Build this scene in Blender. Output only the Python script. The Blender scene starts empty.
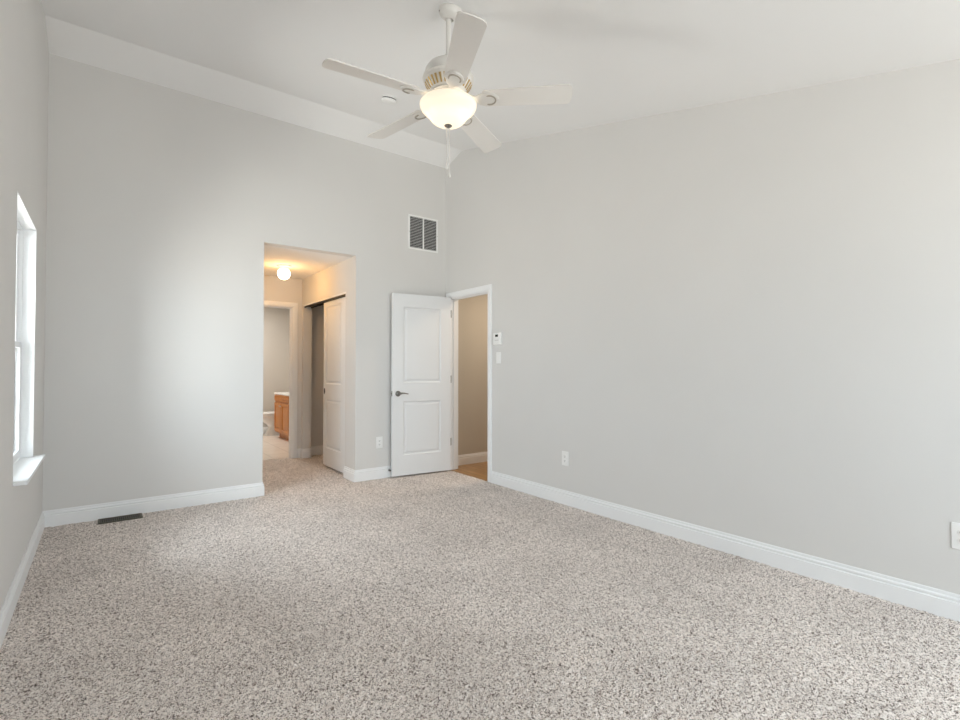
import bpy, bmesh, math, random
from mathutils import Vector, Matrix

S = bpy.context.scene
COL = S.collection
random.seed(4)

# ------------------------------------------------------------------ camera
CAM_H = 1.212
F_PX = 496.633
YAW, PITCH, ROLL = 0.6491, 0.0162, 0.0005
cam = bpy.data.cameras.new('camera')
cam.sensor_fit = 'HORIZONTAL'
cam.sensor_width = 36.0
cam.lens = 36.0 * F_PX / 960.0
cam.clip_start = 0.02
cam_ob = bpy.data.objects.new('camera', cam)
COL.objects.link(cam_ob)
fw = Vector((math.sin(YAW) * math.cos(PITCH), math.cos(YAW) * math.cos(PITCH), math.sin(PITCH)))
rt = Vector((math.cos(YAW), -math.sin(YAW), 0))
up = rt.cross(fw)
r2 = rt * math.cos(ROLL) + up * math.sin(ROLL)
u2 = up * math.cos(ROLL) - rt * math.sin(ROLL)
cam_ob.matrix_world = Matrix(((r2.x, u2.x, -fw.x, 0), (r2.y, u2.y, -fw.y, 0), (r2.z, u2.z, -fw.z, CAM_H), (0, 0, 0, 1)))
S.camera = cam_ob

# ------------------------------------------------------------------ room size (metres)
XL, XR, YB, YF = -0.357, 3.297, 5.037, -1.60
ZB, ZR, YR, SLOPE = 3.6416, 3.7386, 4.688, 0.2443
WT = 0.113                       # wall thickness
OX0, OX1, OZ = 1.220, 2.152, 2.420   # opening to the dressing corridor
YE = 6.85                        # end wall of the corridor
def ceil_z(y):
    return max(2.40, ZR - SLOPE * (YR - y)) if y <= YR else ZR - (y - YR) * (ZR - ZB) / (YB - YR)
YK = YR - (ZR - 2.40) / SLOPE      # unseen level ceiling; room deepened behind the viewer to soften window light

# ------------------------------------------------------------------ sky, daylight, exposure
SKY = 11.5
w = bpy.data.worlds.new('overcast_sky'); S.world = w
w.use_nodes = True
nt = w.node_tree; nt.nodes.clear()
out = nt.nodes.new('ShaderNodeOutputWorld'); bg = nt.nodes.new('ShaderNodeBackground')
tc = nt.nodes.new('ShaderNodeTexCoord'); sx = nt.nodes.new('ShaderNodeSeparateXYZ')
rp = nt.nodes.new('ShaderNodeValToRGB')
mr = nt.nodes.new('ShaderNodeMapRange')
mr.inputs[1].default_value = -1; mr.inputs[2].default_value = 1
nt.links.new(tc.outputs['Generated'], sx.inputs[0]); nt.links.new(sx.outputs['Z'], mr.inputs[0])
nt.links.new(mr.outputs[0], rp.inputs[0])
e = rp.color_ramp.elements
e[0].position = 0.40; e[0].color = (1.02, 1.0, 0.96, 1)
e[1].position = 0.53; e[1].color = (0.80, 0.88, 0.95, 1)
nt.links.new(rp.outputs[0], bg.inputs[0]); bg.inputs[1].default_value = SKY
nt.links.new(bg.outputs[0], out.inputs[0])

S.view_settings.view_transform = 'Standard'
S.view_settings.look = 'None'
S.view_settings.gamma = 1.0
S.view_settings.use_curve_mapping = False
S.view_settings.exposure = 0.16
S.cycles.use_denoising = True
S.cycles.max_bounces = 14
S.cycles.diffuse_bounces = 8
S.cycles.sample_clamp_indirect = 8.0

WIN_Z0, WIN_Z1 = 0.615, 2.115
LEFT_WINS = [(3.425, 4.340)]
FRONT_WINS = [(1.05, 2.05), (2.18, 3.18)]  # unseen windows, placed and sized to spread the daylight
def portal(loc, rot, sx_, sy_):
    l = bpy.data.lights.new('window_portal', 'AREA'); l.shape = 'RECTANGLE'; l.size = sx_; l.size_y = sy_
    l.cycles.is_portal = True
    o = bpy.data.objects.new('window_portal', l); o.location = loc; o.rotation_euler = rot; COL.objects.link(o)
zc_ = (WIN_Z0 + WIN_Z1) / 2
for a, b in LEFT_WINS:
    portal((XL - 0.20, (a + b) / 2, zc_), (0, -math.pi / 2, 0), WIN_Z1 - WIN_Z0, b - a)
for a, b in FRONT_WINS:
    portal(((a + b) / 2, YF - 0.20, zc_), (math.pi / 2, 0, 0), b - a, WIN_Z1 - WIN_Z0)

# room lamps that are outside the picture (bathroom vanity light, hall ceiling light)
def area(name, loc, rot, size, power, col):
    l = bpy.data.lights.new(name, 'AREA'); l.size = size; l.energy = power; l.color = col
    o = bpy.data.objects.new(name, l); o.location = loc; o.rotation_euler = rot; COL.objects.link(o)
area('bathroom_light', (1.65, 8.9, 2.38), (0, 0, 0), 0.4, 29, (1.0, 0.94, 0.87))
area('hall_light', (4.1, 4.2, 2.40), (0, 0, 0), 0.3, 15, (1.0, 0.84, 0.66))

# ------------------------------------------------------------------ materials
def mat(name, col, rough=0.6, metal=0.0, spec=0.5, emit=None, es=0.0):
    m = bpy.data.materials.new(name); m.use_nodes = True
    b = m.node_tree.nodes['Principled BSDF']
    b.inputs['Base Color'].default_value = (*col, 1)
    b.inputs['Roughness'].default_value = rough
    b.inputs['Metallic'].default_value = metal
    b.inputs['Specular IOR Level'].default_value = spec
    if emit:
        b.inputs['Emission Color'].default_value = (*emit, 1); b.inputs['Emission Strength'].default_value = es
    return m
def add_bump(m, scale, strength, dist=0.002, detail=3):
    n = m.node_tree.nodes; l = m.node_tree.links
    t = n.new('ShaderNodeTexCoord'); x = n.new('ShaderNodeTexNoise'); bp = n.new('ShaderNodeBump')
    x.inputs['Scale'].default_value = scale; x.inputs['Detail'].default_value = detail
    bp.inputs['Strength'].default_value = strength; bp.inputs['Distance'].default_value = dist
    l.new(t.outputs['Object'], x.inputs['Vector']); l.new(x.outputs['Fac'], bp.inputs['Height'])
    l.new(bp.outputs['Normal'], n['Principled BSDF'].inputs['Normal'])
    return m
def mottle(m, c1, c2, scale):
    n = m.node_tree.nodes; l = m.node_tree.links
    t = n.new('ShaderNodeTexCoord'); x = n.new('ShaderNodeTexNoise'); r = n.new('ShaderNodeValToRGB')
    x.inputs['Scale'].default_value = scale
    r.color_ramp.elements[0].color = (*c1, 1); r.color_ramp.elements[1].color = (*c2, 1)
    r.color_ramp.elements[0].position = .3; r.color_ramp.elements[1].position = .7
    l.new(t.outputs['Object'], x.inputs['Vector']); l.new(x.outputs['Fac'], r.inputs[0])
    l.new(r.outputs[0], n['Principled BSDF'].inputs['Base Color'])
    return m
WALL = add_bump(mottle(mat('grey_wall_paint', (.6, .59, .56), .8, spec=.12), (.708, .699, .685), (.723, .714, .700), 1.5), 350, .12, .001)
TAN = add_bump(mottle(mat('tan_wall_paint', (.6, .55, .47), .7, spec=.3), (.575, .53, .455), (.59, .545, .47), 1.5), 350, .12, .001)
CEIL = add_bump(mat('white_ceiling_paint', (.87, .87, .87), .8, spec=.2), 300, .15, .001)
TRIM = add_bump(mat('white_semi_gloss_paint', (.87, .88, .89), .35), 60, .03, .001)
DOORM = add_bump(mat('white_door_paint', (.80, .81, .82), .38), 80, .04, .001)
VINYL = add_bump(mat('white_window_vinyl', (.85, .86, .87), .35), 80, .02, .001)
PLATE = add_bump(mat('white_plastic_plate', (.88, .88, .87), .35), 120, .02, .001)
DARKHOLE = mat('dark_slot', (.03, .03, .03), .7)
NICKEL = add_bump(mat('satin_nickel', (.30, .29, .275), .3, 1.0), 200, .03, .0005)
BLACKM = mat('dark_track_metal', (.02, .02, .02), .5, .3)
GRILLE = add_bump(mat('grey_louvre_enamel', (.66, .66, .65), .5), 80, .02, .001)
BRONZE = add_bump(mat('bronze_register_metal', (.085, .072, .045), .45, .2), 150, .1, .001)
RUBBER = mat('black_rubber', (.03, .03, .03), .8)
FANW = add_bump(mat('white_fan_enamel', (.72, .70, .67), .35), 100, .02, .0005)
BLADEM = add_bump(mat('white_fan_blade', (.76, .735, .705), .45), 40, .03, .0005)
GOLD = mat('antique_gold_inlay', (.52, .36, .14), .35, .5)
CHINA = mat('white_glazed_china', (.82, .83, .83), .12)
MARBLE = mottle(mat('white_cultured_marble', (.85, .85, .84), .2), (.82, .82, .80), (.88, .88, .87), 6)
CHROME = mat('chrome_knob', (.75, .75, .75), .15, 1.0)

def wood(name, c1, c2, axis, scale, rough, planks=None):
    m = mat(name, c1, rough); n = m.node_tree.nodes; l = m.node_tree.links
    t = n.new('ShaderNodeTexCoord'); mp = n.new('ShaderNodeMapping'); x = n.new('ShaderNodeTexNoise'); r = n.new('ShaderNodeValToRGB')
    sc = [scale] * 3; sc[axis] = scale * .06
    mp.inputs['Scale'].default_value = sc
    x.inputs['Scale'].default_value = 1; x.inputs['Detail'].default_value = 6; x.inputs['Roughness'].default_value = .6
    l.new(t.outputs['Object'], mp.inputs[0]); l.new(mp.outputs[0], x.inputs['Vector']); l.new(x.outputs['Fac'], r.inputs[0])
    r.color_ramp.elements[0].color = (*c1, 1); r.color_ramp.elements[1].color = (*c2, 1)
    r.color_ramp.elements[0].position = .3; r.color_ramp.elements[1].position = .7
    last = r.outputs[0]
    if planks:
        b = n.new('ShaderNodeTexBrick'); mp2 = n.new('ShaderNodeMapping')
        mp2.inputs['Rotation'].default_value = (0, 0, math.pi / 2)
        b.inputs['Scale'].default_value = 1; b.inputs['Brick Width'].default_value = planks[0]; b.inputs['Row Height'].default_value = planks[1]
        b.inputs['Mortar Size'].default_value = .0022; b.offset = .37
        b.inputs['Color1'].default_value = (1, 1, 1, 1); b.inputs['Color2'].default_value = (.72, .68, .62, 1); b.inputs['Mortar'].default_value = (.22, .15, .09, 1)
        mx = n.new('ShaderNodeMix'); mx.data_type = 'RGBA'; mx.blend_type = 'MULTIPLY'; mx.inputs[0].default_value = 1
        l.new(t.outputs['Object'], mp2.inputs[0]); l.new(mp2.outputs[0], b.inputs['Vector'])
        l.new(last, mx.inputs[6]); l.new(b.outputs['Color'], mx.inputs[7]); last = mx.outputs[2]
    l.new(last, n['Principled BSDF'].inputs['Base Color'])
    return m
OAK = wood('honey_oak', (.40, .135, .022), (.55, .22, .042), 2, 40, .35)
OAKFLOOR = wood('oak_floor_boards', (.40, .21, .075), (.52, .30, .12), 1, 30, .3, (1.2, .083))

def tile_mat():
    m = mat('cream_floor_tile', (.7, .66, .6), .3); n = m.node_tree.nodes; l = m.node_tree.links
    t = n.new('ShaderNodeTexCoord'); b = n.new('ShaderNodeTexBrick')
    b.offset = 0; b.inputs['Scale'].default_value = 1; b.inputs['Brick Width'].default_value = .305; b.inputs['Row Height'].default_value = .305
    b.inputs['Mortar Size'].default_value = .004
    b.inputs['Color1'].default_value = (.76, .69, .62, 1); b.inputs['Color2'].default_value = (.79, .73, .66, 1); b.inputs['Mortar'].default_value = (.48, .43, .38, 1)
    l.new(t.outputs['Object'], b.inputs['Vector']); l.new(b.outputs['Color'], n['Principled BSDF'].inputs['Base Color'])
    return m
TILE = tile_mat()

def carpet_mat():
    m = mat('speckled_frieze_carpet', (.4, .36, .33), .95, spec=.1); n = m.node_tree.nodes; l = m.node_tree.links
    t = n.new('ShaderNodeTexCoord')
    wn = n.new('ShaderNodeTexNoise'); wn.inputs['Scale'].default_value = 60; wn.inputs['Detail'].default_value = 2
    av = n.new('ShaderNodeMix'); av.data_type = 'RGBA'; av.blend_type = 'LINEAR_LIGHT'; av.inputs[0].default_value = .012
    l.new(t.outputs['Object'], wn.inputs['Vector']); l.new(t.outputs['Object'], av.inputs[6]); l.new(wn.outputs['Color'], av.inputs[7])
    v = n.new('ShaderNodeTexVoronoi'); v.inputs['Scale'].default_value = 260; v.inputs['Randomness'].default_value = 1
    l.new(av.outputs[2], v.inputs['Vector'])
    sp = n.new('ShaderNodeSeparateColor'); l.new(v.outputs['Color'], sp.inputs[0])
    n3 = n.new('ShaderNodeTexNoise'); n3.inputs['Scale'].default_value = 100; n3.inputs['Detail'].default_value = 5; n3.inputs['Roughness'].default_value = .75
    l.new(t.outputs['Object'], n3.inputs['Vector'])
    mm = n.new('ShaderNodeMapRange'); mm.clamp = False
    mm.inputs[1].default_value = .3; mm.inputs[2].default_value = .7; mm.inputs[3].default_value = -.38; mm.inputs[4].default_value = .38
    l.new(n3.outputs['Fac'], mm.inputs[0])
    ad = n.new('ShaderNodeMath'); ad.operation = 'ADD'
    l.new(sp.outputs[0], ad.inputs[0]); l.new(mm.outputs[0], ad.inputs[1])
    r = n.new('ShaderNodeValToRGB'); cr = r.color_ramp; cr.interpolation = 'LINEAR'
    cr.elements[0].position = 0; cr.elements[0].color = (.085, .066, .055, 1)
    cr.elements[1].position = 1; cr.elements[1].color = (.93, .88, .84, 1)
    for p_, c_ in ((.14, (.165, .127, .108)), (.27, (.475, .406, .368)), (.44, (.765, .69, .642)), (.80, (.905, .828, .78))):
        q = cr.elements.new(p_); q.color = (*c_, 1)
    l.new(ad.outputs[0], r.inputs[0])
    # softer broad patches where the pile leans
    n2 = n.new('ShaderNodeTexNoise'); n2.inputs['Scale'].default_value = 2.2; n2.inputs['Detail'].default_value = 3
    l.new(t.outputs['Object'], n2.inputs['Vector'])
    mr_ = n.new('ShaderNodeMapRange'); mr_.inputs[1].default_value = .3; mr_.inputs[2].default_value = .7; mr_.inputs[3].default_value = .93; mr_.inputs[4].default_value = 1.07
    l.new(n2.outputs['Fac'], mr_.inputs[0])
    vm = n.new('ShaderNodeVectorMath'); vm.operation = 'SCALE'
    l.new(r.outputs[0], vm.inputs[0]); l.new(mr_.outputs[0], vm.inputs['Scale'])
    l.new(vm.outputs[0], n['Principled BSDF'].inputs['Base Color'])
    return m
CARPET = carpet_mat()

def glass_mat():
    m = bpy.data.materials.new('window_glass'); m.use_nodes = True; n = m.node_tree.nodes; l = m.node_tree.links; n.clear()
    o = n.new('ShaderNodeOutputMaterial'); a = n.new('ShaderNodeBsdfTransparent'); g = n.new('ShaderNodeBsdfGlossy'); x = n.new('ShaderNodeMixShader'); f = n.new('ShaderNodeFresnel')
    g.inputs['Roughness'].default_value = .02; f.inputs[0].default_value = 1.25
    a.inputs[0].default_value = (.97, .985, .98, 1)
    l.new(f.outputs[0], x.inputs[0]); l.new(a.outputs[0], x.inputs[1]); l.new(g.outputs[0], x.inputs[2]); l.new(x.outputs[0], o.inputs[0])
    return m
GLASS = glass_mat()

def lamp_glass(name, trans, emit, es):
    m = bpy.data.materials.new(name); m.use_nodes = True; n = m.node_tree.nodes; l = m.node_tree.links; n.clear()
    o = n.new('ShaderNodeOutputMaterial'); t = n.new('ShaderNodeBsdfTranslucent'); d = n.new('ShaderNodeBsdfPrincipled'); x = n.new('ShaderNodeMixShader')
    e_ = n.new('ShaderNodeEmission'); ad = n.new('ShaderNodeAddShader')
    t.inputs[0].default_value = (*trans, 1); d.inputs['Base Color'].default_value = (.85, .84, .82, 1); d.inputs['Roughness'].default_value = .3
    e_.inputs[0].default_value = (*emit, 1); e_.inputs[1].default_value = es
    x.inputs[0].default_value = .4
    l.new(t.outputs[0], x.inputs[1]); l.new(d.outputs[0], x.inputs[2]); l.new(x.outputs[0], ad.inputs[0]); l.new(e_.outputs[0], ad.inputs[1]); l.new(ad.outputs[0], o.inputs[0])
    return m
BOWLG = lamp_glass('frosted_alabaster_glass', (.93, .90, .84), (1.0, .90, .76), .16)
GLOBEG = lamp_glass('opal_globe_glass', (.9, .85, .75), (1.0, .92, .76), 3.2)
BULB = mat('lit_bulb', (1, 1, 1), .5, emit=(1.0, .84, .62), es=7.5)

# ------------------------------------------------------------------ mesh helpers
def obj(name, bm, m, parent=None, smooth=None, bevel=None, loc=None, rot=None):
    bmesh.ops.recalc_face_normals(bm, faces=bm.faces[:])
    me = bpy.data.meshes.new(name); bm.to_mesh(me); bm.free()
    for mm in (m if isinstance(m, (list, tuple)) else [m]): me.materials.append(mm)
    o = bpy.data.objects.new(name, me); COL.objects.link(o)
    if parent is not None: o.parent = parent
    if loc is not None: o.location = loc
    if rot is not None: o.rotation_euler = rot
    if smooth is not None:
        for f in me.polygons: f.use_smooth = True
        md = o.modifiers.new('edges', 'EDGE_SPLIT'); md.split_angle = math.radians(smooth)
    if bevel:
        bv = o.modifiers.new('bevel', 'BEVEL'); bv.width = bevel; bv.segments = 2; bv.limit_method = 'ANGLE'; bv.angle_limit = math.radians(40)
    return o
def box(bm, x0, x1, y0, y1, z0, z1, mi=0, mtx=None):
    vs = [bm.verts.new(Vector((x, y, z)) if mtx is None else mtx @ Vector((x, y, z))) for z in (z0, z1) for y in (y0, y1) for x in (x0, x1)]
    for q in ((0, 2, 3, 1), (4, 5, 7, 6), (0, 1, 5, 4), (2, 6, 7, 3), (0, 4, 6, 2), (1, 3, 7, 5)):
        f = bm.faces.new([vs[i] for i in q]); f.material_index = mi
def bx(*a, **k):
    bm = bmesh.new(); box(bm, *a, **k); return bm
def prism(bm, pts, a0, a1, axis):
    """polygon pts extruded along an axis (0: pts are y,z ; 1: pts are x,z ; 2: pts are x,y)"""
    def P(p, a):
        return {0: (a, p[0], p[1]), 1: (p[0], a, p[1]), 2: (p[0], p[1], a)}[axis]
    A = [bm.verts.new(P(p, a0)) for p in pts]; B = [bm.verts.new(P(p, a1)) for p in pts]
    bm.faces.new(A); bm.faces.new(B[::-1])
    n = len(pts)
    for i in range(n): bm.faces.new((A[i], A[(i + 1) % n], B[(i + 1) % n], B[i]))
def lathe(bm, prof, seg=32, cx=0, cy=0, mi=0, cap=True):
    rings = []
    for r, z in prof:
        if r < 1e-5: rings.append([bm.verts.new((cx, cy, z))])
        else: rings.append([bm.verts.new((cx + r * math.cos(2 * math.pi * i / seg), cy + r * math.sin(2 * math.pi * i / seg), z)) for i in range(seg)])
    for a, b in zip(rings, rings[1:]):
        for i in range(seg):
            j = (i + 1) % seg
            if len(a) == 1 and len(b) == 1: continue
            if len(a) == 1: f = bm.faces.new((a[0], b[i], b[j]))
            elif len(b) == 1: f = bm.faces.new((a[i], b[0], a[j]))
            else: f = bm.faces.new((a[i], b[i], b[j], a[j]))
            f.material_index = mi
    if cap:
        for rr in (rings[0], rings[-1]):
            if len(rr) > 1: bm.faces.new(rr).material_index = mi
def lathe_bm(prof, **k):
    bm = bmesh.new(); lathe(bm, prof, **k); return bm
def tube(bm, pts, r, seg=10, taper=None):
    rings = []; n = len(pts); pts = [Vector(p) for p in pts]
    for i, p in enumerate(pts):
        d = (pts[min(i + 1, n - 1)] - pts[max(i - 1, 0)]).normalized()
        s = d.orthogonal().normalized() if i == 0 else (s - d * s.dot(d)).normalized()
        t = d.cross(s); rr = r if taper is None else taper[i]
        rings.append([bm.verts.new(p + (s * math.cos(2 * math.pi * k / seg) + t * math.sin(2 * math.pi * k / seg)) * rr) for k in range(seg)])
    for a, b in zip(rings, rings[1:]):
        for k in range(seg): bm.faces.new((a[k], a[(k + 1) % seg], b[(k + 1) % seg], b[k]))
    bm.faces.new(rings[0]); bm.faces.new(rings[-1][::-1])
def sweep(bm, prof, path):
    """profile (out, z) swept along a 2-D path with mitred corners; the room lies to the left of the path"""
    P = [Vector(p) for p in path]; n = len(P); rings = []
    for i, p in enumerate(P):
        ds = []
        if i > 0: ds.append((P[i] - P[i - 1]).normalized())
        if i < n - 1: ds.append((P[i + 1] - P[i]).normalized())
        ns = [Vector((-d.y, d.x)) for d in ds]
        if len(ns) == 2:
            m_ = (ns[0] + ns[1]).normalized(); m_ = m_ / max(m_.dot(ns[0]), .2)
        else: m_ = ns[0]
        rings.append([bm.verts.new((p.x + m_.x * o, p.y + m_.y * o, z)) for o, z in prof])
    k = len(prof)
    for a, b in zip(rings, rings[1:]):
        for i in range(k): bm.faces.new((a[i], a[(i + 1) % k], b[(i + 1) % k], b[i]))
    bm.faces.new(rings[0]); bm.faces.new(rings[-1][::-1])
def thing(name, label, cat, loc=(0, 0, 0), rot=(0, 0, 0), group=None):
    o = bpy.data.objects.new(name, None); o.empty_display_size = .1; COL.objects.link(o)
    o.location = loc; o.rotation_euler = rot
    return tag(o, label, cat, group)
def tag(o, label, cat, group=None, kind=None):
    o['label'] = label; o['category'] = cat
    if group: o['group'] = group
    if kind: o['kind'] = kind
    return o
def struct(o, label, cat):
    return tag(o, label, cat, kind='structure')

# ------------------------------------------------------------------ floors
bm = bmesh.new()
box(bm, XL - .02, XR + .003, YF - .02, .20, -.06, 0)                # under the viewer, out of the picture
box(bm, XL - .02, XR + .003, .20, YB, -.06, -.009); box(bm, OX0 - .01, 2.86, YB, YE + .09, -.06, -.009)
import numpy as np
rng = np.random.default_rng(7)
def pile(x0, x1, y0, y1, st):
    """cut-pile surface: a fine grid of tufts of random height"""
    nx, ny = int((x1 - x0) / st) + 1, int((y1 - y0) / st) + 1
    gx, gy = np.meshgrid(np.linspace(x0, x1, nx), np.linspace(y0, y1, ny))
    jx = rng.uniform(-.3, .3, gx.shape) * st; jy = rng.uniform(-.3, .3, gx.shape) * st
    gz = -.008 * rng.random(gx.shape)
    co = np.stack([gx + jx, gy + jy, gz], -1).reshape(-1, 3)
    i = np.arange(nx * ny).reshape(ny, nx)
    q = np.stack([i[:-1, :-1], i[:-1, 1:], i[1:, 1:], i[1:, :-1]], -1).reshape(-1, 4)
    return co, q
grids = [pile(XL - .02, XR + .003, .20, YB, .0072), pile(OX0 - .01, 2.86, YB - .02, YE + .09, .0098)]
off, cos, qs = 0, [], []
for co, q in grids: cos.append(co); qs.append(q + off); off += len(co)
co = np.concatenate(cos); q = np.concatenate(qs)
me = bpy.data.meshes.new('floor_pile')
me.vertices.add(len(co)); me.vertices.foreach_set('co', co.ravel())
me.loops.add(q.size); me.loops.foreach_set('vertex_index', q.ravel())
me.polygons.add(len(q)); me.polygons.foreach_set('loop_start', np.arange(len(q)) * 4)
me.update(calc_edges=True)
me.polygons.foreach_set('use_smooth', np.ones(len(q), dtype=bool))
bm.from_mesh(me); bpy.data.meshes.remove(me)
struct(obj('floor', bm, CARPET), 'speckled beige and brown carpet covering the whole bedroom', 'floor')
struct(obj('floor_hall', bx(XR + .003, 6.3, 2.6, YB + .2, -.06, -.004), OAKFLOOR), 'honey oak board floor beyond the bedroom doorway', 'floor')
struct(obj('floor_bathroom', bx(.6, 3.0, YE + .09, 9.85, -.06, 0), TILE), 'cream tiled bathroom floor beyond the corridor', 'floor')

# ------------------------------------------------------------------ ceiling
bm = bmesh.new()
T = .12
prism(bm, [(YF - .12, 2.40), (YK, 2.40), (YR, ZR), (YB + .05, ceil_z(YB + .05)), (YB + .05, ceil_z(YB + .05) + T), (YR, ZR + T), (YK, 2.40 + T), (YF - .12, 2.40 + T)], XL - .16, XR + WT, 0)
struct(obj('ceiling', bm, CEIL), 'white vaulted ceiling sloping up to a ridge near the back wall', 'ceiling')
struct(obj('ceiling_corridor', bx(OX0 - .1, 2.9, YB + WT, YE + .1, OZ, OZ + .06), CEIL), 'low flat ceiling of the dressing corridor', 'ceiling')
struct(obj('ceiling_hall', bx(XR + WT, 6.3, 2.6, YB + .2, 2.44, 2.5), CEIL), 'flat ceiling of the hall outside the bedroom', 'ceiling')
struct(obj('ceiling_bathroom', bx(.6, 3.0, YE + .1, 9.85, 2.42, 2.48), CEIL), 'flat white bathroom ceiling', 'ceiling')

# ------------------------------------------------------------------ walls
def slope_poly(y0, y1, z0):
    pts = [(y0, z0), (y1, z0), (y1, ceil_z(y1) + .03)]
    if y0 < YR < y1: pts.append((YR, ZR + .03))
    if y0 < YK < y1: pts.append((YK, 2.43))
    pts.append((y0, ceil_z(y0) + .03))
    return pts
def pierced(bm, x0, x1, y0, y1, holes):
    """side wall with rectangular holes (ya, yb, za, zb)"""
    cur = y0
    for ya, yb, za, zb in sorted(holes):
        prism(bm, slope_poly(cur, ya, -.02), x0, x1, 0)
        if za > 0: box(bm, x0, x1, ya, yb, -.02, za)
        prism(bm, slope_poly(ya, yb, zb), x0, x1, 0)
        cur = yb
    prism(bm, slope_poly(cur, y1, -.02), x0, x1, 0)
    bmesh.ops.remove_doubles(bm, verts=bm.verts[:], dist=1e-5)
bm = bmesh.new()
pierced(bm, XL - .15, XL, YF - .12, YB + WT, [(a, b, WIN_Z0, WIN_Z1) for a, b in LEFT_WINS])
struct(obj('wall_left', bm, WALL), 'pale grey bedroom wall with the window, at the left', 'wall')
D0, D1, DH = 4.194, 4.945, 2.050    # bedroom doorway in the right wall
bm = bmesh.new()
pierced(bm, XR, XR + WT, YF - .12, YB + WT, [(D0, D1, 0, DH)])
struct(obj('wall_right', bm, WALL), 'long pale grey bedroom wall at the right with the doorway', 'wall')
bm = bmesh.new()
box(bm, XL, OX0, YB, YB + WT, -.02, ZB + .05)
box(bm, OX0, OX1, YB, YB + WT, OZ, ZB + .05)
box(bm, OX1, XR, YB, YB + WT, -.02, ZB + .05)
bmesh.ops.remove_doubles(bm, verts=bm.verts[:], dist=1e-5)
struct(obj('wall_back', bm, WALL), 'tall grey back wall with the opening to the corridor', 'wall')
bm = bmesh.new()
cur = XL
zt = ceil_z(YF) + .02
for a, b in FRONT_WINS:
    box(bm, cur, a, YF - .12, YF, -.02, zt); box(bm, a, b, YF - .12, YF, -.02, WIN_Z0); box(bm, a, b, YF - .12, YF, WIN_Z1, zt); cur = b
box(bm, cur, XR, YF - .12, YF, -.02, zt)
struct(obj('wall_front', bm, WALL), 'grey window wall behind the viewer', 'wall')

CY0, CY1, CZ = 5.325, 6.785, 2.045   # closet opening in the corridor's right wall
bm = bmesh.new()
box(bm, OX1, OX1 + WT, YB + WT, CY0, -.02, OZ + .01)
box(bm, OX1, OX1 + WT, CY0, CY1, CZ, OZ + .01)
box(bm, OX1, OX1 + WT, CY1, YE + .12, -.02, OZ + .01)
bmesh.ops.remove_doubles(bm, verts=bm.verts[:], dist=1e-5)
struct(obj('wall_corridor_right', bm, WALL), 'corridor wall around the sliding closet door', 'wall')
struct(obj('wall_corridor_left', bx(OX0 - .1, OX0, YB + WT, YE, -.02, OZ + .01), WALL), 'left wall of the dressing corridor', 'wall')
B0, B1, BZ = 1.30, 2.035, 2.035      # bathroom doorway
bm = bmesh.new()
box(bm, OX0 - .1, B0, YE, YE + WT, -.02, OZ + .01); box(bm, B1, OX1, YE, YE + WT, -.02, OZ + .01); box(bm, B0, B1, YE, YE + WT, BZ, OZ + .01)
bmesh.ops.remove_doubles(bm, verts=bm.verts[:], dist=1e-5)
struct(obj('wall_corridor_end', bm, WALL), 'end wall of the corridor around the bathroom doorway', 'wall')
bm = bmesh.new()
box(bm, OX1 + WT, 2.86, 6.93, 6.96, -.02, OZ + .01); box(bm, 2.83, 2.86, YB + WT, 6.93, -.02, OZ + .01)
struct(obj('wall_closet', bm, WALL), 'shaded tan wall inside the closet', 'wall')
bm = bmesh.new()
box(bm, .6, 2.95, 9.72, 9.85, -.02, 2.45); box(bm, 2.92, 3.0, 6.97, 9.72, -.02, 2.45); box(bm, .6, .7, 6.97, 9.72, -.02, 2.45)
box(bm, .7, OX0 - .1, YE + .03, YE + WT, -.02, 2.45); box(bm, OX1 + WT, 2.92, 6.965, 7.0, -.02, 2.45)
struct(obj('wall_bathroom', bm, mat('cream_bathroom_paint', (.56, .53, .485), .7)), 'cream bathroom wall behind the vanity', 'wall')
HALL_Y = 5.125
bm = bmesh.new()
box(bm, XR + WT, 6.3, HALL_Y, HALL_Y + .1, -.02, 2.46); box(bm, 6.2, 6.3, 2.6, HALL_Y, -.02, 2.46); box(bm, XR + WT, 6.2, 2.6, 2.7, -.02, 2.46)
struct(obj('wall_hall', bm, TAN), 'tan hall wall seen through the bedroom doorway', 'wall')

# ------------------------------------------------------------------ baseboards
BP = [(0, -.009), (.0155, -.009), (.0155, .079), (.0148, .0815), (.0105, .0845), (.0105, .088), (.0130, .092), (.0132, .098), (.0105, .103), (.0065, .105), (.0062, .116), (.0045, .122), (0, .122)]
def baseboard(name, path, label, m=TRIM):
    bm = bmesh.new(); sweep(bm, BP, path)
    return struct(obj(name, bm, m), label, 'baseboard')
CAS = .064; CT = .018
baseboard('baseboard_left', [(XL, YB), (XL, YF)], 'white baseboard along the window wall')
baseboard('baseboard_back', [(OX0, YE), (OX0, YB), (XL, YB)], 'white baseboard under the wide part of the back wall')
baseboard('baseboard_corner', [(XR, D1 + CAS), (XR, YB), (OX1, YB), (OX1, CY0)], 'white baseboard behind the open door, wrapping the corridor corner')
baseboard('baseboard_right', [(XR, YF), (XR, D0 - CAS)], 'long white baseboard along the right wall')
baseboard('baseboard_corridor', [(OX1 + WT, CY1), (OX1, CY1), (OX1, YE), (B1 + CAS, YE)], 'short white baseboard at the end of the corridor')
baseboard('baseboard_closet', [(2.83, YB + WT), (2.83, 6.93), (OX1 + WT, 6.93)], 'white baseboard inside the closet')
baseboard('baseboard_hall', [(6.2, HALL_Y), (XR + WT, HALL_Y)], 'white baseboard of the hall beyond the doorway')
baseboard('baseboard_bathroom', [(2.92, 9.72), (.7, 9.72)], 'white baseboard behind the toilet')

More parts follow.
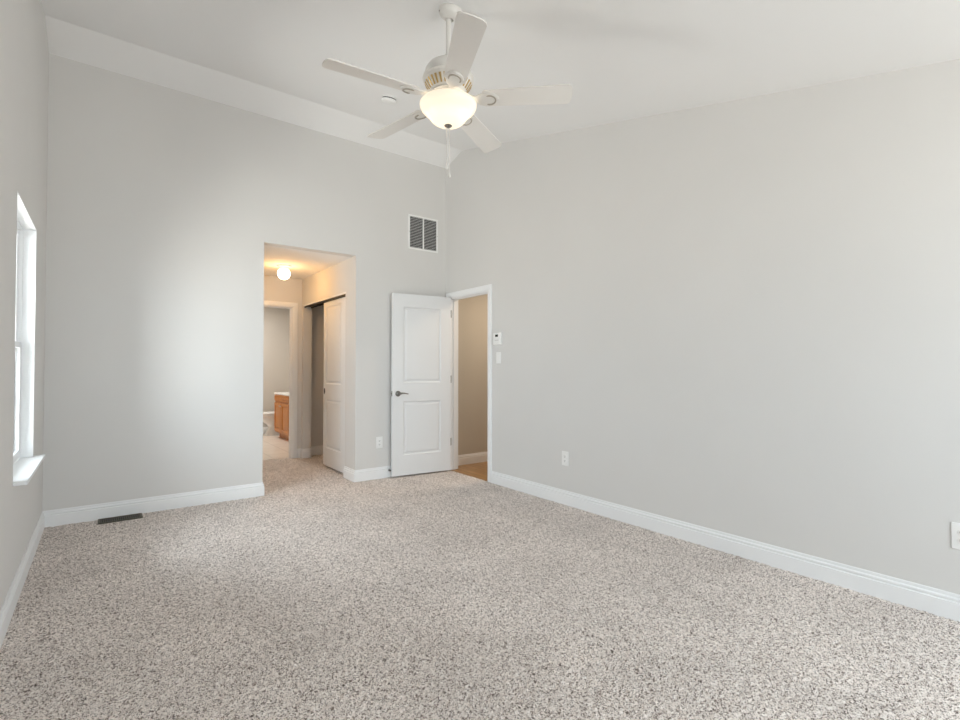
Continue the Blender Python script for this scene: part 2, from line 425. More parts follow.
# ------------------------------------------------------------------ door casings and jambs
def casing_prof():
    return [(0, 0), (0, .010), (.006, .014), (.012, .014), (.016, .0175), (.050, .018), (CAS - .004, .016), (CAS, .012), (CAS, 0)]
def casing(bm, a0, a1, zt, place):
    """three mitred legs around an opening; place(a, z, out) -> point"""
    pr = casing_prof()
    corners = [(a0, 0, -1, 0), (a0, zt, -1, 1), (a1, zt, 1, 1), (a1, 0, 1, 0)]
    rings = [[bm.verts.new(place(a + sa * o, z + sz * o, t)) for o, t in pr] for a, z, sa, sz in corners]
    k = len(pr)
    for A, B in zip(rings, rings[1:]):
        for i in range(k): bm.faces.new((A[i], A[(i + 1) % k], B[(i + 1) % k], B[i]))
    bm.faces.new(rings[0]); bm.faces.new(rings[-1][::-1])
# bedroom doorway
bm = bmesh.new()
casing(bm, D0 + .004, D1 - .004, DH - .006, lambda a, z, t: (XR - t, a, z))
casing(bm, D0 + .004, D1 - .004, DH - .006, lambda a, z, t: (XR + WT + t, a, z))
t1 = obj('trim_1', bm, TRIM)
struct(t1, 'white casing around the bedroom doorway', 'door frame')
bm = bmesh.new()
J = .014
box(bm, XR, XR + WT, D0, D0 + J, 0, DH); box(bm, XR, XR + WT, D1 - J, D1, 0, DH); box(bm, XR, XR + WT, D0 + J, D1 - J, DH - J, DH)
box(bm, XR + .040, XR + .075, D0 + J, D0 + J + .010, 0, DH - J); box(bm, XR + .040, XR + .075, D1 - J - .010, D1 - J, 0, DH - J)
box(bm, XR + .040, XR + .075, D0 + J + .010, D1 - J - .010, DH - J - .010, DH - J)
obj('door_jamb', bm, TRIM, t1, bevel=.001)
# bathroom doorway
bm = bmesh.new()
casing(bm, B0 + .004, B1 - .004, BZ - .006, lambda a, z, t: (a, YE - t, z))
t2 = obj('trim_2', bm, TRIM)
struct(t2, 'white casing around the bathroom doorway', 'door frame')
bm = bmesh.new()
box(bm, B0, B0 + J, YE, YE + WT, 0, BZ); box(bm, B1 - J, B1, YE, YE + WT, 0, BZ); box(bm, B0 + J, B1 - J, YE, YE + WT, BZ - J, BZ)
box(bm, B1 - J - .010, B1 - J, YE + .04, YE + .075, 0, BZ - J); box(bm, B0 + J, B0 + J + .010, YE + .04, YE + .075, 0, BZ - J)
box(bm, B0 + J + .010, B1 - J - .010, YE + .04, YE + .075, BZ - J - .010, BZ - J)
obj('door_jamb', bm, TRIM, t2, bevel=.001)

# ------------------------------------------------------------------ windows
def window(idx, place, width, label):
    """local: a along the wall 0..width, d depth from the room face outwards, z; place -> world point"""
    n0 = 'window_%d' % idx
    H0, H1 = WIN_Z0, WIN_Z1
    def B(bm, a0, a1, d0, d1, z0, z1):
        c = [place(a, d, z) for z in (z0, z1) for d in (d0, d1) for a in (a0, a1)]
        vs = [bm.verts.new(p) for p in c]
        for q in ((0, 2, 3, 1), (4, 5, 7, 6), (0, 1, 5, 4), (2, 6, 7, 3), (0, 4, 6, 2), (1, 3, 7, 5)): bm.faces.new([vs[i] for i in q])
    bm = bmesh.new()                         # outer frame, set back in the reveal
    fw_ = .016
    B(bm, 0, fw_, .062, .148, H0, H1); B(bm, width - fw_, width, .062, .148, H0, H1)
    B(bm, fw_, width - fw_, .062, .148, H1 - fw_, H1); B(bm, fw_, width - fw_, .062, .148, H0 + .020, H0 + .020 + fw_)
    root = struct(obj(n0, bm, VINYL, bevel=.002), label, 'window')
    mid = (H0 + H1) / 2 - .01
    for nm, z0, z1, d0 in (('upper_sash', mid - .02, H1 - fw_, .086), ('lower_sash', H0 + .020 + fw_, mid + .02, .064)):
        bm = bmesh.new(); s = .036; a0, a1 = fw_, width - fw_
        B(bm, a0, a0 + s, d0, d0 + .020, z0, z1); B(bm, a1 - s, a1, d0, d0 + .020, z0, z1)
        B(bm, a0 + s, a1 - s, d0, d0 + .020, z0, z0 + s); B(bm, a0 + s, a1 - s, d0, d0 + .020, z1 - s, z1)
        sash = obj(nm, bm, VINYL, root, bevel=.002)
        bm = bmesh.new()
        B(bm, a0 + s - .004, a1 - s + .004, d0 + .003, d0 + .007, z0 + s - .004, z1 - s + .004)
        obj('glass_pane', bm, GLASS, sash)
    bm = bmesh.new(); B(bm, width / 2 - .03, width / 2 + .03, .066, .080, mid + .02, mid + .032)
    obj('sash_lock', bm, VINYL, root, bevel=.003)
    bm = bmesh.new(); pl_ = [(0, .062), (0, 0), (-.005, 0), (-.005, -.056), (width + .062, -.056), (width + .062, 0), (width, 0), (width, .062)]
    A = [bm.verts.new(place(a, d, H0)) for a, d in pl_]; Bq = [bm.verts.new(place(a, d, H0 + .020)) for a, d in pl_]
    bm.faces.new(A); bm.faces.new(Bq[::-1])
    for i in range(8): bm.faces.new((A[i], A[(i + 1) % 8], Bq[(i + 1) % 8], Bq[i]))
    obj('window_sill', bm, TRIM, root, bevel=.003)
    bm = bmesh.new(); B(bm, 0, .006, 0, .062, H0 + .020, H1); B(bm, width - .006, width, 0, .062, H0 + .020, H1); B(bm, .006, width - .006, 0, .062, H1 - .006, H1)
    obj('window_reveal', bm, TRIM, root)
    return root
labels = ['tall white double-hung window in the left wall', 'second white window of the left wall, nearer the viewer']
for i, (a, b) in enumerate(LEFT_WINS):
    window(i + 1, (lambda y0: (lambda u, d, z: (XL - d, y0 + u, z)))(a), b - a, labels[i])
labels = ['white window at the left behind the viewer', 'white window at the right behind the viewer']
for i, (a, b) in enumerate(FRONT_WINS):
    window(i + 3, (lambda x0: (lambda u, d, z: (x0 + u, YF - d * .8, z)))(a), b - a, labels[i])

# ------------------------------------------------------------------ panelled doors
def panel_slab(w_, h_, t_, panels):
    """slab in x 0..w, z 0..h; faces at y=0 (front) and y=t; moulded panels on both faces"""
    bm = bmesh.new()
    xs = sorted({0, w_} | {p[0] for p in panels} | {p[1] for p in panels})
    zs = sorted({0, h_} | {p[2] for p in panels} | {p[3] for p in panels})
    cache = {}
    def V(x, y, z):
        k = (round(x, 5), round(y, 5), round(z, 5))
        if k not in cache: cache[k] = bm.verts.new((x, y, z))
        return cache[k]
    for y, s in ((0, 1), (t_, -1)):
        for i in range(len(xs) - 1):
            for j in range(len(zs) - 1):
                x0, x1, z0, z1 = xs[i], xs[i + 1], zs[j], zs[j + 1]
                if any(abs(p[0] - x0) < 1e-6 and abs(p[1] - x1) < 1e-6 and abs(p[2] - z0) < 1e-6 and abs(p[3] - z1) < 1e-6 for p in panels):
                    rings = []
                    for ins, dep in ((0, 0), (.004, .006), (.012, .0115), (.020, .0115), (.040, .003)):
                        yy = y + s * dep
                        rings.append([V(x0 + ins, yy, z0 + ins), V(x1 - ins, yy, z0 + ins), V(x1 - ins, yy, z1 - ins), V(x0 + ins, yy, z1 - ins)])
                    for A, B in zip(rings, rings[1:]):
                        for k in range(4): bm.faces.new((A[k], A[(k + 1) % 4], B[(k + 1) % 4], B[k]))
                    bm.faces.new(rings[-1])
                else:
                    bm.faces.new((V(x0, y, z0), V(x1, y, z0), V(x1, y, z1), V(x0, y, z1)))
    for i in range(len(xs) - 1):
        for z in (0, h_): bm.faces.new((V(xs[i], 0, z), V(xs[i + 1], 0, z), V(xs[i + 1], t_, z), V(xs[i], t_, z)))
    for j in range(len(zs) - 1):
        for x in (0, w_): bm.faces.new((V(x, 0, zs[j]), V(x, 0, zs[j + 1]), V(x, t_, zs[j + 1]), V(x, t_, zs[j])))
    return bm
# open bedroom door: local x runs from the free edge to the hinge, front face (y=0) looks at the camera
LW = .724
hx, hy = 3.270, 4.883
ang = math.atan2(-.077, .7252)
d1 = struct(thing('door_1', 'white two-panel door standing open against the back wall', 'door', (hx - LW * math.cos(ang), hy - LW * math.sin(ang), .014), (0, 0, ang)), 'white two-panel door standing open against the back wall', 'door')
obj('door_leaf', panel_slab(LW, 2.032, .035, [(.128, LW - .128, .225, .825), (.128, LW - .128, 1.032, 1.885)]), DOORM, d1)
def lever(parent, side):
    y0 = 0 if side < 0 else .035
    bm = bmesh.new()
    lathe(bm, [(0, 0), (.026, 0), (.032, .003), (.032, .006), (.027, .010), (.012, .013), (.011, .042), (0, .042)], seg=24)
    m_ = Matrix.Translation((.064, y0, .913)) @ Matrix.Rotation(math.pi / 2 if side < 0 else -math.pi / 2, 4, 'X')
    bm.transform(m_)
    yy = y0 + side * .040
    tube(bm, [(.060, yy, .913), (.075, yy, .914), (.10, yy, .918), (.13, yy, .917), (.158, yy, .911), (.172, yy, .909)], .009, taper=[.011, .011, .0085, .007, .0065, .005])
    return obj('lever_handle', bm, NICKEL, parent, smooth=40)
lever(d1, -1)
lever(d1, 1)
obj('latch_plate', bx(-.0015, 0.0005, .006, .029, .885, .942), NICKEL, d1)
obj('latch_bolt', bx(-.011, -.001, .011, .024, .905, .922), NICKEL, d1, bevel=.002)
for z in (.33, 1.066, 1.838):
    bm = bmesh.new()
    lathe(bm, [(0, z - .044), (.0045, z - .044), (.0065, z - .042), (.0065, z + .042), (.0045, z + .044), (0, z + .044)], seg=14, cx=LW + .007, cy=.006)
    box(bm, LW - .001, LW + .0015, .004, .034, z - .043, z + .043)
    obj('hinge', bm, NICKEL, d1, smooth=40)

# sliding closet door: local x runs along the corridor
d2 = struct(thing('door_2', 'white two-panel sliding door of the corridor closet', 'door', (2.186, 6.100, .018), (0, 0, -math.pi / 2)), 'white two-panel sliding door of the corridor closet', 'door')
SW = .762
o = obj('door_leaf', panel_slab(SW, 2.006, .034, [(.085, SW - .085 - .11, .215, .81), (.085, SW - .085 - .11, 1.0, 1.945)]), DOORM, d2)
o.location = (0, 0, 0)
bm = bmesh.new()
lathe(bm, [(0, -.0012), (.026, -.0012), (.028, .002), (.022, .004), (.019, .0015), (0, .001)], seg=20)
bm.transform(Matrix.Translation((.040, 0, .909)) @ Matrix.Diagonal((.62, 1, 1.35, 1)) @ Matrix.Rotation(math.pi / 2, 4, 'X'))
obj('finger_pull', bm, mat('dark_bronze_pull', (.02, .016, .014), .5, 0), d2, smooth=40)['label'] = 'dark oval finger pull'
# the slab's front face must look at the corridor (-x)
bm = bmesh.new()
box(bm, 2.163, 2.168, CY0 + .002, CY1 - .002, 2.026, CZ - .001); box(bm, 2.168, 2.255, CY0 + .002, CY1 - .002, 2.040, CZ - .001)
box(bm, 2.250, 2.255, CY0 + .002, CY1 - .002, 2.026, 2.040)
struct(obj('trim_3', bm, BLACKM), 'dark sliding track under the closet header', 'door track')
bm = bmesh.new()
box(bm, OX1 - .002, OX1 + .0, CY0 - .012, CY1 + .0, CZ, CZ + .018)
struct(obj('trim_4', bm, TRIM), 'thin white edge strip above the closet track', 'trim')

# ------------------------------------------------------------------ ceiling fan
FX, FY, FZ = 1.458, 2.204, 2.646
fan = thing('ceiling_fan', 'white five-blade ceiling fan with lit bowl and two pull chains', 'ceiling fan', (FX, FY, FZ))
zc0 = ceil_z(FY) - FZ
bm = lathe_bm([(0, .004), (.058, .004), (.062, -.003), (.062, -.014), (.058, -.030), (.049, -.042), (.034, -.050), (.022, -.052), (.020, -.042), (0, -.042)], seg=40)
tilt = math.atan(SLOPE)
can = obj('canopy', bm, FANW, fan, smooth=35, loc=(0, -.022, zc0 - .022 * SLOPE), rot=(tilt, 0, 0))
for q in (.9, 2.9, 5.2):
    bm = lathe_bm([(0, 0), (.004, 0), (.004, .004), (0, .004)], seg=10)
    bm.transform(Matrix.Translation((.058 * math.cos(q), .058 * math.sin(q), -.026)) @ Matrix.Rotation(q, 4, 'Z') @ Matrix.Rotation(math.pi / 2.6, 4, 'Y'))
    obj('canopy_screw', bm, NICKEL, can)
bm = bmesh.new()
lathe(bm, [(0, zc0 - .022), (.018, zc0 - .036), (.020, zc0 - .048), (.013, zc0 - .060), (.0128, .240), (.024, .236), (.026, .205), (.034, .195), (0, .195)], seg=24)
obj('downrod', bm, FANW, fan, smooth=35)
bm = lathe_bm([(0, .200), (.036, .198), (.080, .192), (.108, .176), (.122, .155), (.126, .135), (.126, .122), (.136, .116), (.138, .108), (.132, .100), (.0, .100)], seg=48)
mh = obj('motor_housing', bm, FANW, fan, smooth=35)
bm = lathe_bm([(0, .102), (.131, .102), (.127, .088), (.113, .066), (.098, .046), (.090, .034), (.0, .034)], seg=60)
vc = obj('vent_skirt', bm, FANW, fan, smooth=35)
bm = bmesh.new()
for k in range(30):
    a = 2 * math.pi * k / 30
    m_ = Matrix.Rotation(a, 4, 'Z')
    P0, P1 = Vector((.1245, 0, .0835)), Vector((.0985, 0, .0455))
    d = (P1 - P0).normalized(); nrm = Vector((-d.z, 0, d.x)) if d.z > 0 else Vector((-d.z, 0, d.x))
    hw0, hw1 = .0062, .0042
    q = []
    for P, hw in ((P0, hw0), (P1, hw1)):
        for s in (-1, 1):
            for t in (-.004, .0016): q.append(m_ @ (P + Vector((0, s * hw, 0)) + nrm * t))
    vs = [bm.verts.new(v) for v in q]
    for f in ((0, 1, 3, 2), (4, 6, 7, 5), (0, 4, 5, 1), (2, 3, 7, 6), (1, 5, 7, 3), (0, 2, 6, 4)): bm.faces.new([vs[i] for i in f])
vs_ = obj('vent_slots', bm, GOLD, vc); vs_['label'] = 'gold vent slots'
bm = lathe_bm([(0, .036), (.092, .036), (.094, .028), (.080, .020), (.066, .014), (.062, -.006), (.066, -.014), (.066, -.024), (.0, -.024)], seg=40)
obj('switch_housing', bm, FANW, fan, smooth=35)
for k in range(5):
    a = math.radians(173.3 + 36 + 72 * k)
    obj('housing_inlay', bx(.0625, .0675, -.019, .019, -.006, .013, mtx=Matrix.Rotation(a, 4, 'Z')), GOLD, fan)['label'] = 'gold inlay window'
# blades
def blade_mesh():
    bm = bmesh.new()
    out_ = []
    R0, R1, w0, w1 = .185, .652, .055, .066
    pts = [(R0, -w0 + .012), (R0 + .012, -w0)]
    pts += [(R1 - .020, -w1), (R1 - .006, -w1 + .008), (R1, -w1 + .024), (R1 + .004, 0), (R1, w1 - .024), (R1 - .006, w1 - .008), (R1 - .020, w1)]
    pts += [(R0 + .012, w0), (R0, w0 - .012)]
    A = [bm.verts.new((x, y, .0032)) for x, y in pts]; B = [bm.verts.new((x, y, -.0032)) for x, y in pts]
    bm.faces.new(A); bm.faces.new(B[::-1])
    for i in range(len(pts)):
        j = (i + 1) % len(pts); bm.faces.new((A[i], A[j], B[j], B[i]))
    bm.transform(Matrix.Rotation(math.radians(PITCHB), 4, 'X'))
    return bm
def bracket_mesh():
    """blade iron: arm from the motor, spreading into a spade-shaped plate under the blade with an arched ridge"""
    bm = bmesh.new()
    st = [(.066, .012, .026), (.095, .013, .022), (.125, .015, .010), (.150, .024, -.003), (.170, .036, -.008), (.195, .043, -.0085), (.225, .044, -.0085), (.250, .036, -.0085), (.268, .018, -.0085), (.272, .006, -.0085)]
    up_, dn = [], []
    for x, hw, z in st:
        tw = 0 if x < .15 else 1
        row_u, row_d = [], []
        for s in (-1, -.5, 0, .5, 1):
            sag = -.0035 * (1 - s * s)
            row_u.append(bm.verts.new((x, s * hw, z + .005))); row_d.append(bm.verts.new((x, s * hw, z + sag - (.002 if tw else .007))))
        up_.append(row_u); dn.append(row_d)
    for i in range(len(st) - 1):
        for k in range(4):
            bm.faces.new((up_[i][k], up_[i][k + 1], up_[i + 1][k + 1], up_[i + 1][k])); bm.faces.new((dn[i][k], dn[i + 1][k], dn[i + 1][k + 1], dn[i][k + 1]))
        bm.faces.new((up_[i][0], up_[i + 1][0], dn[i + 1][0], dn[i][0])); bm.faces.new((up_[i][4], dn[i][4], dn[i + 1][4], up_[i + 1][4]))
    for i in (0, -1):
        for k in range(4): bm.faces.new((up_[i][k], dn[i][k], dn[i][k + 1], up_[i][k + 1]))
    return bm
def arch_mesh():
    bm = bmesh.new()
    pts = [(.222 + .033 * math.cos(t), .031 * math.sin(t), -.0135) for t in [math.radians(-115 + 230 * i / 14) for i in range(15)]]
    tube(bm, pts, .0042, seg=8, taper=[.002] + [.0042] * 13 + [.002])
    return bm
PITCHB = -13.0
A0 = 173.33
blade0 = obj('blade', blade_mesh(), BLADEM, fan)
br0 = obj('blade_bracket', bracket_mesh(), FANW, blade0, smooth=50)
for v in br0.data.vertices:
    if v.co.x > .14:
        f = min(1, (v.co.x - .14) / .03)
        v.co = Matrix.Rotation(math.radians(PITCHB) * f, 4, 'X') @ v.co
ar0 = obj('bracket_arch', arch_mesh(), mat('taupe_arch_enamel', (.40, .36, .30), .4), blade0, smooth=60)  # arch colour darkened to stand in for its shadow
for v in ar0.data.vertices: v.co = Matrix.Rotation(math.radians(PITCHB), 4, 'X') @ v.co
blade0.rotation_euler = (0, 0, math.radians(A0))
for k in range(1, 5):
    b = blade0.copy(); COL.objects.link(b); b.parent = fan; b.rotation_euler = (0, 0, math.radians(A0 + 72 * k))
    for ch in (br0, ar0):
        c = ch.copy(); COL.objects.link(c); c.parent = b
# light kit
bm = bmesh.new()
outer = [(.149, -.022), (.152, -.026), (.151, -.036), (.146, -.048), (.136, -.060), (.122, -.070), (.111, -.080), (.103, -.092), (.094, -.106), (.078, -.120), (.056, -.130), (.032, -.136), (.014, -.138)]
inner = [(r - .004 if r > .02 else r - .004, z + .004) for r, z in outer[::-1]]
lathe(bm, outer + inner + [outer[0]], seg=56, cap=False)
bowl = obj('light_bowl', bm, BOWLG, fan, smooth=50); bowl['label'] = 'frosted glass bowl, lit'
bm = lathe_bm([(0, -.024), (.040, -.024), (.048, -.026), (.048, -.032), (.040, -.036), (.0, -.036)], seg=40)
obj('fitter_plate', bm, FANW, fan, smooth=35)
va = YAW
for s in (-1, 1):
    bm = lathe_bm([(0, -.083), (.012, -.081), (.020, -.073), (.023, -.062), (.020, -.049), (.012, -.036), (.011, -.026), (0, -.026)], seg=20)
    off = Vector((math.cos(-va), math.sin(-va), 0)) * (.062 * s)
    bm.transform(Matrix.Translation(off))
    obj('light_bulb', bm, BULB, fan, smooth=60)
bm = lathe_bm([(0, -.134), (.020, -.135), (.021, -.140), (.014, -.145), (.006, -.150), (.0, -.151)], seg=24)
obj('finial', bm, NICKEL, fan, smooth=40)
for (dx, L_) in ((-.008, .175), (.006, .222)):
    ox, oy = dx * math.cos(va), -dx * math.sin(va)
    bm = bmesh.new(); tube(bm, [(ox, oy, -.140), (ox, oy, -.160 - L_)], .0021, seg=6)
    nb = 40
    ch = obj('pull_chain', bm, FANW, fan)
    z = -.160 - L_
    bm = lathe_bm([(0, z + .004), (.003, z + .002), (.0045, z - .008), (.0075, z - .024), (.0075, z - .030), (.004, z - .035), (0, z - .036)], seg=14, cx=ox, cy=oy)
    obj('chain_pull', bm, FANW, ch, smooth=45)

# ------------------------------------------------------------------ smoke detector, return grille, floor register
sy_, sx_ = 3.835, 1.932
sd = thing('smoke_detector', 'round white smoke detector on the sloping ceiling behind the fan', 'smoke detector', (sx_, sy_, ceil_z(sy_)), (tilt, 0, 0))
obj('mounting_base', lathe_bm([(0, 0.002), (.064, .002), (.066, -.004), (.066, -.010), (.058, -.010), (.058, -.018), (.0, -.018)], seg=36), PLATE, sd, smooth=35)
obj('cover', lathe_bm([(0, -.018), (.064, -.018), (.066, -.026), (.058, -.036), (.036, -.041), (.0, -.041)], seg=36), PLATE, sd, smooth=35)
obj('vent_ring', lathe_bm([(.0575, -.0102), (.0600, -.0102), (.0600, -.0178), (.0575, -.0178)], seg=36, cap=False), DARKHOLE, sd)

GX0, GX1, GZ0, GZ1 = 2.782, 3.182, 2.588, 2.988
gr = thing('return_air_grille', 'white square return air grille high on the back wall beside the corner', 'vent', ((GX0 + GX1) / 2, YB, GZ0))
gw, gh = (GX1 - GX0), (GZ1 - GZ0)
bm = bmesh.new(); fr_ = .021
box(bm, -gw / 2, gw / 2, -.009, 0, 0, fr_); box(bm, -gw / 2, gw / 2, -.009, 0, gh - fr_, gh)
box(bm, -gw / 2, -gw / 2 + fr_, -.009, 0, fr_, gh - fr_); box(bm, gw / 2 - fr_, gw / 2, -.009, 0, fr_, gh - fr_)
box(bm, -.008, .008, -.009, 0, fr_, gh - fr_)
obj('frame', bm, PLATE, gr, bevel=.002)
obj('duct_backing', bx(-gw / 2 + fr_, gw / 2 - fr_, -.0012, -.0002, fr_, gh - fr_), DARKHOLE, gr)
nl = 20
for s in (0, 1):
    x0, x1 = ((-gw / 2 + fr_, -.008), (.008, gw / 2 - fr_))[s]
    bm = bmesh.new()
    for k in range(nl):
        z = fr_ + (gh - 2 * fr_) * (k + .5) / nl
        box(bm, x0, x1, -.0075, .0045, -.0006, .0006, mtx=Matrix.Translation((0, -.002, z)) @ Matrix.Rotation(math.radians(-38), 4, 'X') @ Matrix.Scale(.55, 4, (0, 1, 0)))
    obj('louvre_bank', bm, GRILLE, gr)['label'] = 'bank of grey louvres'
for sx2 in (-1, 1):
    bm = lathe_bm([(0, 0), (.004, 0), (.003, .0015), (0, .002)], seg=10)
    bm.transform(Matrix.Translation((sx2 * (gw / 2 - .010), -.009, gh / 2)) @ Matrix.Rotation(math.pi / 2, 4, 'X'))
    obj('screw', bm, NICKEL, gr)

rg = thing('floor_register', 'dark bronze floor register in the carpet by the back wall', 'vent', (.124, 4.938, 0))
bm = bmesh.new(); rw, rd = .145, .074
box(bm, -rw, rw, -rd, -rd + .014, 0, .006); box(bm, -rw, rw, rd - .014, rd, 0, .006); box(bm, -rw, -rw + .016, -rd + .014, rd - .014, 0, .006); box(bm, rw - .016, rw, -rd + .014, rd - .014, 0, .006)
obj('frame', bm, BRONZE, rg, bevel=.0015)
bm = bmesh.new()
for k in range(19):
    x = -rw + .016 + (2 * rw - .032) * (k + .5) / 19
    box(bm, x - .0022, x + .0022, -rd + .013, rd - .013, .001, .0055)
box(bm, -rw + .016, rw - .016, -.002, .002, .001, .0053)
obj('louvres', bm, BRONZE, rg)
obj('duct_opening', bx(-rw + .015, rw - .015, -rd + .013, rd - .013, .0002, .001), DARKHOLE, rg)

# ------------------------------------------------------------------ outlets, switch, thermostat (local: x across, y out of the wall = -y, z up)
def plate_bm(w_, h_, t_=.0055):
    bm = bmesh.new(); prismpts = []
    box(bm, -w_ / 2, w_ / 2, -t_, 0, -h_ / 2, h_ / 2)
    return bm
def outlet(loc, rz, label):
    o = thing('wall_outlet', label, 'outlet', loc, (0, 0, rz), 'white wall outlets')
    obj('cover_plate', plate_bm(.078, .127), PLATE, o, bevel=.003)
    for zz in (-.0195, .0195):
        bm = lathe_bm([(0, 0), (.0165, 0), (.0165, .0022), (.0155, .003), (0, .003)], seg=24)
        bm.transform(Matrix.Translation((0, -.0055, zz)) @ Matrix.Diagonal((1, 1, .86, 1)) @ Matrix.Rotation(math.pi / 2, 4, 'X'))
        rc = obj('receptacle', bm, PLATE, o, smooth=40)
        bm = bmesh.new()
        box(bm, -.0075, -.0050, -.0092, -.0084, zz - .002, zz + .007); box(bm, .0050, .0072, -.0092, -.0084, zz - .001, zz + .006)
        box(bm, -.0025, .0025, -.0092, -.0084, zz - .0105, zz - .006)
        obj('slots', bm, DARKHOLE, rc)
    bm = lathe_bm([(0, 0), (.003, 0), (.002, .001), (0, .0012)], seg=10)
    bm.transform(Matrix.Translation((0, -.0055, 0)) @ Matrix.Rotation(math.pi / 2, 4, 'X'))
    obj('screw', bm, PLATE, o)
RW = -math.pi / 2        # faces -x (right wall)
outlet((2.430, YB, .392), 0, 'white outlet on the back wall left of the open door')
outlet((XR, 3.083, .405), RW, 'white outlet low on the right wall near the doorway')
outlet((XR, .510, .402), RW, 'white outlet on the right wall at the picture edge')
sw = thing('light_switch', 'white rocker light switch below the thermostat', 'light switch', (XR, 4.020, 1.320), (0, 0, RW))
obj('cover_plate', plate_bm(.074, .118), PLATE, sw, bevel=.003)
bm = bmesh.new()
prism(bm, [(-.0055, -.033), (-.0055, .033), (-.011, .033), (-.0075, 0), (-.0065, -.033)], -.0165, .0165, 0)
obj('rocker', bm, PLATE, sw)
th = thing('thermostat', 'small white thermostat with dark display beside the doorway', 'thermostat', (XR, 4.022, 1.518), (0, 0, RW))
obj('body', bx(-.060, .060, -.028, 0, -.062, .062), PLATE, th, bevel=.005)
obj('display', bx(-.022, .022, -.0295, -.0275, .020, .044), mat('dark_display', (.015, .02, .015), .2), th)['label'] = 'small dark display'
bm = bmesh.new()
for q in range(3): box(bm, -.030 + q * .022, -.014 + q * .022, -.0295, -.0275, -.020, -.010)
obj('button_row', bm, GRILLE, th)

# door stop on the baseboard behind the open door
ds = thing('door_stop', 'small door stop on the baseboard behind the open door', 'door stop', (2.541, YB - .0152, .078))
bm = lathe_bm([(0, 0), (.013, 0), (.013, .004), (.005, .007), (.005, .026), (0, .026)], seg=16)
bm.transform(Matrix.Rotation(math.pi / 2, 4, 'X')); obj('stem', bm, NICKEL, ds, smooth=40)
bm = lathe_bm([(0, .024), (.009, .024), (.010, .034), (.007, .038), (0, .038)], seg=16)
bm.transform(Matrix.Rotation(math.pi / 2, 4, 'X')); obj('rubber_tip', bm, RUBBER, ds, smooth=40)

# ------------------------------------------------------------------ corridor globe light
gl = thing('globe_light', 'lit white globe light on the corridor ceiling', 'ceiling light', (1.690, 6.060, OZ))
obj('base', lathe_bm([(0, 0), (.080, 0), (.083, -.008), (.066, -.018), (.047, -.024), (.045, -.038), (0, -.038)], seg=36), FANW, gl, smooth=40)
pr = [(.040, -.034)]
for i in range(1, 15):
    t = math.radians(35 + 145 * i / 14); pr.append((max(.072 * math.sin(t), 0), -.094 + .072 * math.cos(t)))
obj('globe', lathe_bm(pr, seg=40, cap=False), GLOBEG, gl, smooth=60)
pl = bpy.data.lights.new('globe_lamp', 'POINT'); pl.energy = 6.0; pl.color = (1.0, .48, .09); pl.shadow_soft_size = .08
po = bpy.data.objects.new('globe_lamp', pl); po.location = (0, 0, -.215); po.parent = gl; COL.objects.link(po)

# ------------------------------------------------------------------ bathroom: vanity and toilet
VX, VY0, VY1, VH = 2.415, 8.230, 9.130, .755
vn = thing('vanity_cabinet', 'honey oak bathroom vanity with a white top beyond the corridor', 'vanity', (VX, VY0, 0))
ln = VY1 - VY0
bm = bmesh.new(); box(bm, .018, .500, 0, ln, .10, VH); box(bm, .075, .500, .018, ln, 0, .10); box(bm, .018, .500, 0, .018, 0, .10)
obj('carcass', bm, OAK, vn, bevel=.001)
obj('face_frame', bx(0, .018, 0, ln, .10, VH), OAK, vn, bevel=.001)
def raised(y0, y1, z0, z1, nm):
    bm = bmesh.new()
    rings = []
    for ins, xx in ((0, 0), (0, -.020), (.004, -.024), (.045, -.024), (.053, -.010), (.075, -.020)):
        if (z1 - z0) < .2: ins *= .5
        rings.append([bm.verts.new((xx, a, b)) for a, b in ((y0 + ins, z0 + ins), (y1 - ins, z0 + ins), (y1 - ins, z1 - ins), (y0 + ins, z1 - ins))])
    for A, B in zip(rings, rings[1:]):
        for k in range(4): bm.faces.new((A[k], A[(k + 1) % 4], B[(k + 1) % 4], B[k]))
    bm.faces.new(rings[-1]); bm.faces.new(rings[0][::-1])
    return obj(nm, bm, OAK, vn)
raised(.035, ln - .035, .645, .745, 'drawer_front')
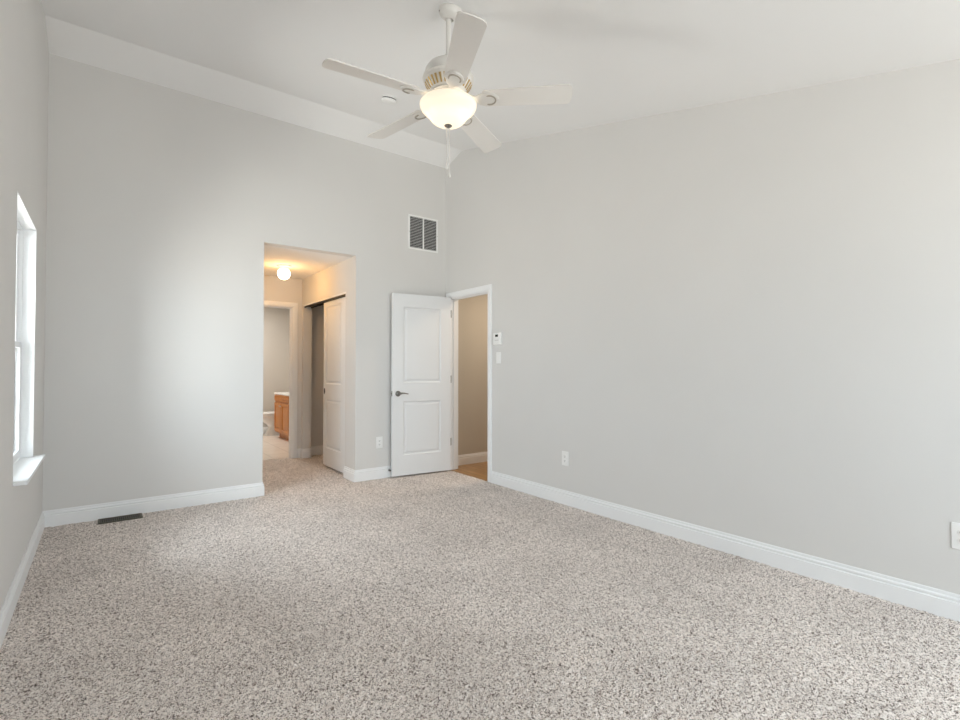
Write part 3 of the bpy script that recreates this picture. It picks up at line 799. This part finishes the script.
for i in range(2):
    y0, y1 = ((.035, ln / 2 - .006), (ln / 2 + .006, ln - .035))[i]
    dr = raised(y0, y1, .125, .615, 'cabinet_door')
    ky = (y1 - .028, y0 + .028)[i]
    bm = lathe_bm([(0, 0), (.006, 0), (.005, .010), (.014, .016), (.015, .022), (.009, .027), (0, .028)], seg=16)
    bm.transform(Matrix.Translation((-.024, ky, .570)) @ Matrix.Rotation(-math.pi / 2, 4, 'Y'))
    obj('knob', bm, CHROME, dr, smooth=40)
bm = bmesh.new(); box(bm, -.022, .503, -.012, ln + .012, VH, VH + .028)
ct = obj('countertop', bm, MARBLE, vn, bevel=.004)
obj('backsplash', bx(.485, .503, -.012, ln + .012, VH + .028, VH + .12), MARBLE, ct)

tl = thing('toilet', 'white toilet beyond the oak vanity', 'toilet', (2.90, 9.405, 0))   # the bowl points to -x
def oval(cx, hx_, hy_, z, n=28):
    return [(cx + hx_ * math.cos(2 * math.pi * i / n) * (1 if math.cos(2 * math.pi * i / n) < 0 else .9), hy_ * math.sin(2 * math.pi * i / n), z) for i in range(n)]
def loft(rs):
    bm = bmesh.new(); R_ = [[bm.verts.new(p) for p in r] for r in rs]
    n = len(R_[0])
    for A, B in zip(R_, R_[1:]):
        for i in range(n): bm.faces.new((A[i], A[(i + 1) % n], B[(i + 1) % n], B[i]))
    bm.faces.new(R_[0]); bm.faces.new(R_[-1][::-1]); return bm
obj('bowl', loft([oval(-.34, .25, .115, 0), oval(-.34, .24, .11, .04), oval(-.33, .20, .095, .15), oval(-.35, .22, .115, .21), oval(-.41, .30, .165, .29), oval(-.44, .332, .182, .345), oval(-.44, .335, .182, .372)]), CHINA, tl, smooth=45)
obj('seat', loft([oval(-.44, .335, .183, .373), oval(-.44, .342, .188, .377), oval(-.44, .342, .188, .388), oval(-.44, .335, .183, .392)]), CHINA, tl, smooth=45)
obj('lid', loft([oval(-.44, .335, .183, .396), oval(-.44, .342, .188, .400), oval(-.44, .340, .186, .412), oval(-.44, .31, .165, .420)]), CHINA, tl, smooth=45)
tk = obj('tank', bx(-.20, -.005, -.22, .22, .40, .72), CHINA, tl, bevel=.02)
obj('tank_lid', bx(-.21, .0, -.23, .23, .72, .755), CHINA, tk, bevel=.008)
bm = bmesh.new(); tube(bm, [(-.205, -.15, .67), (-.222, -.15, .67), (-.224, -.09, .663)], .008)
obj('flush_lever', bm, CHROME, tk, smooth=40)
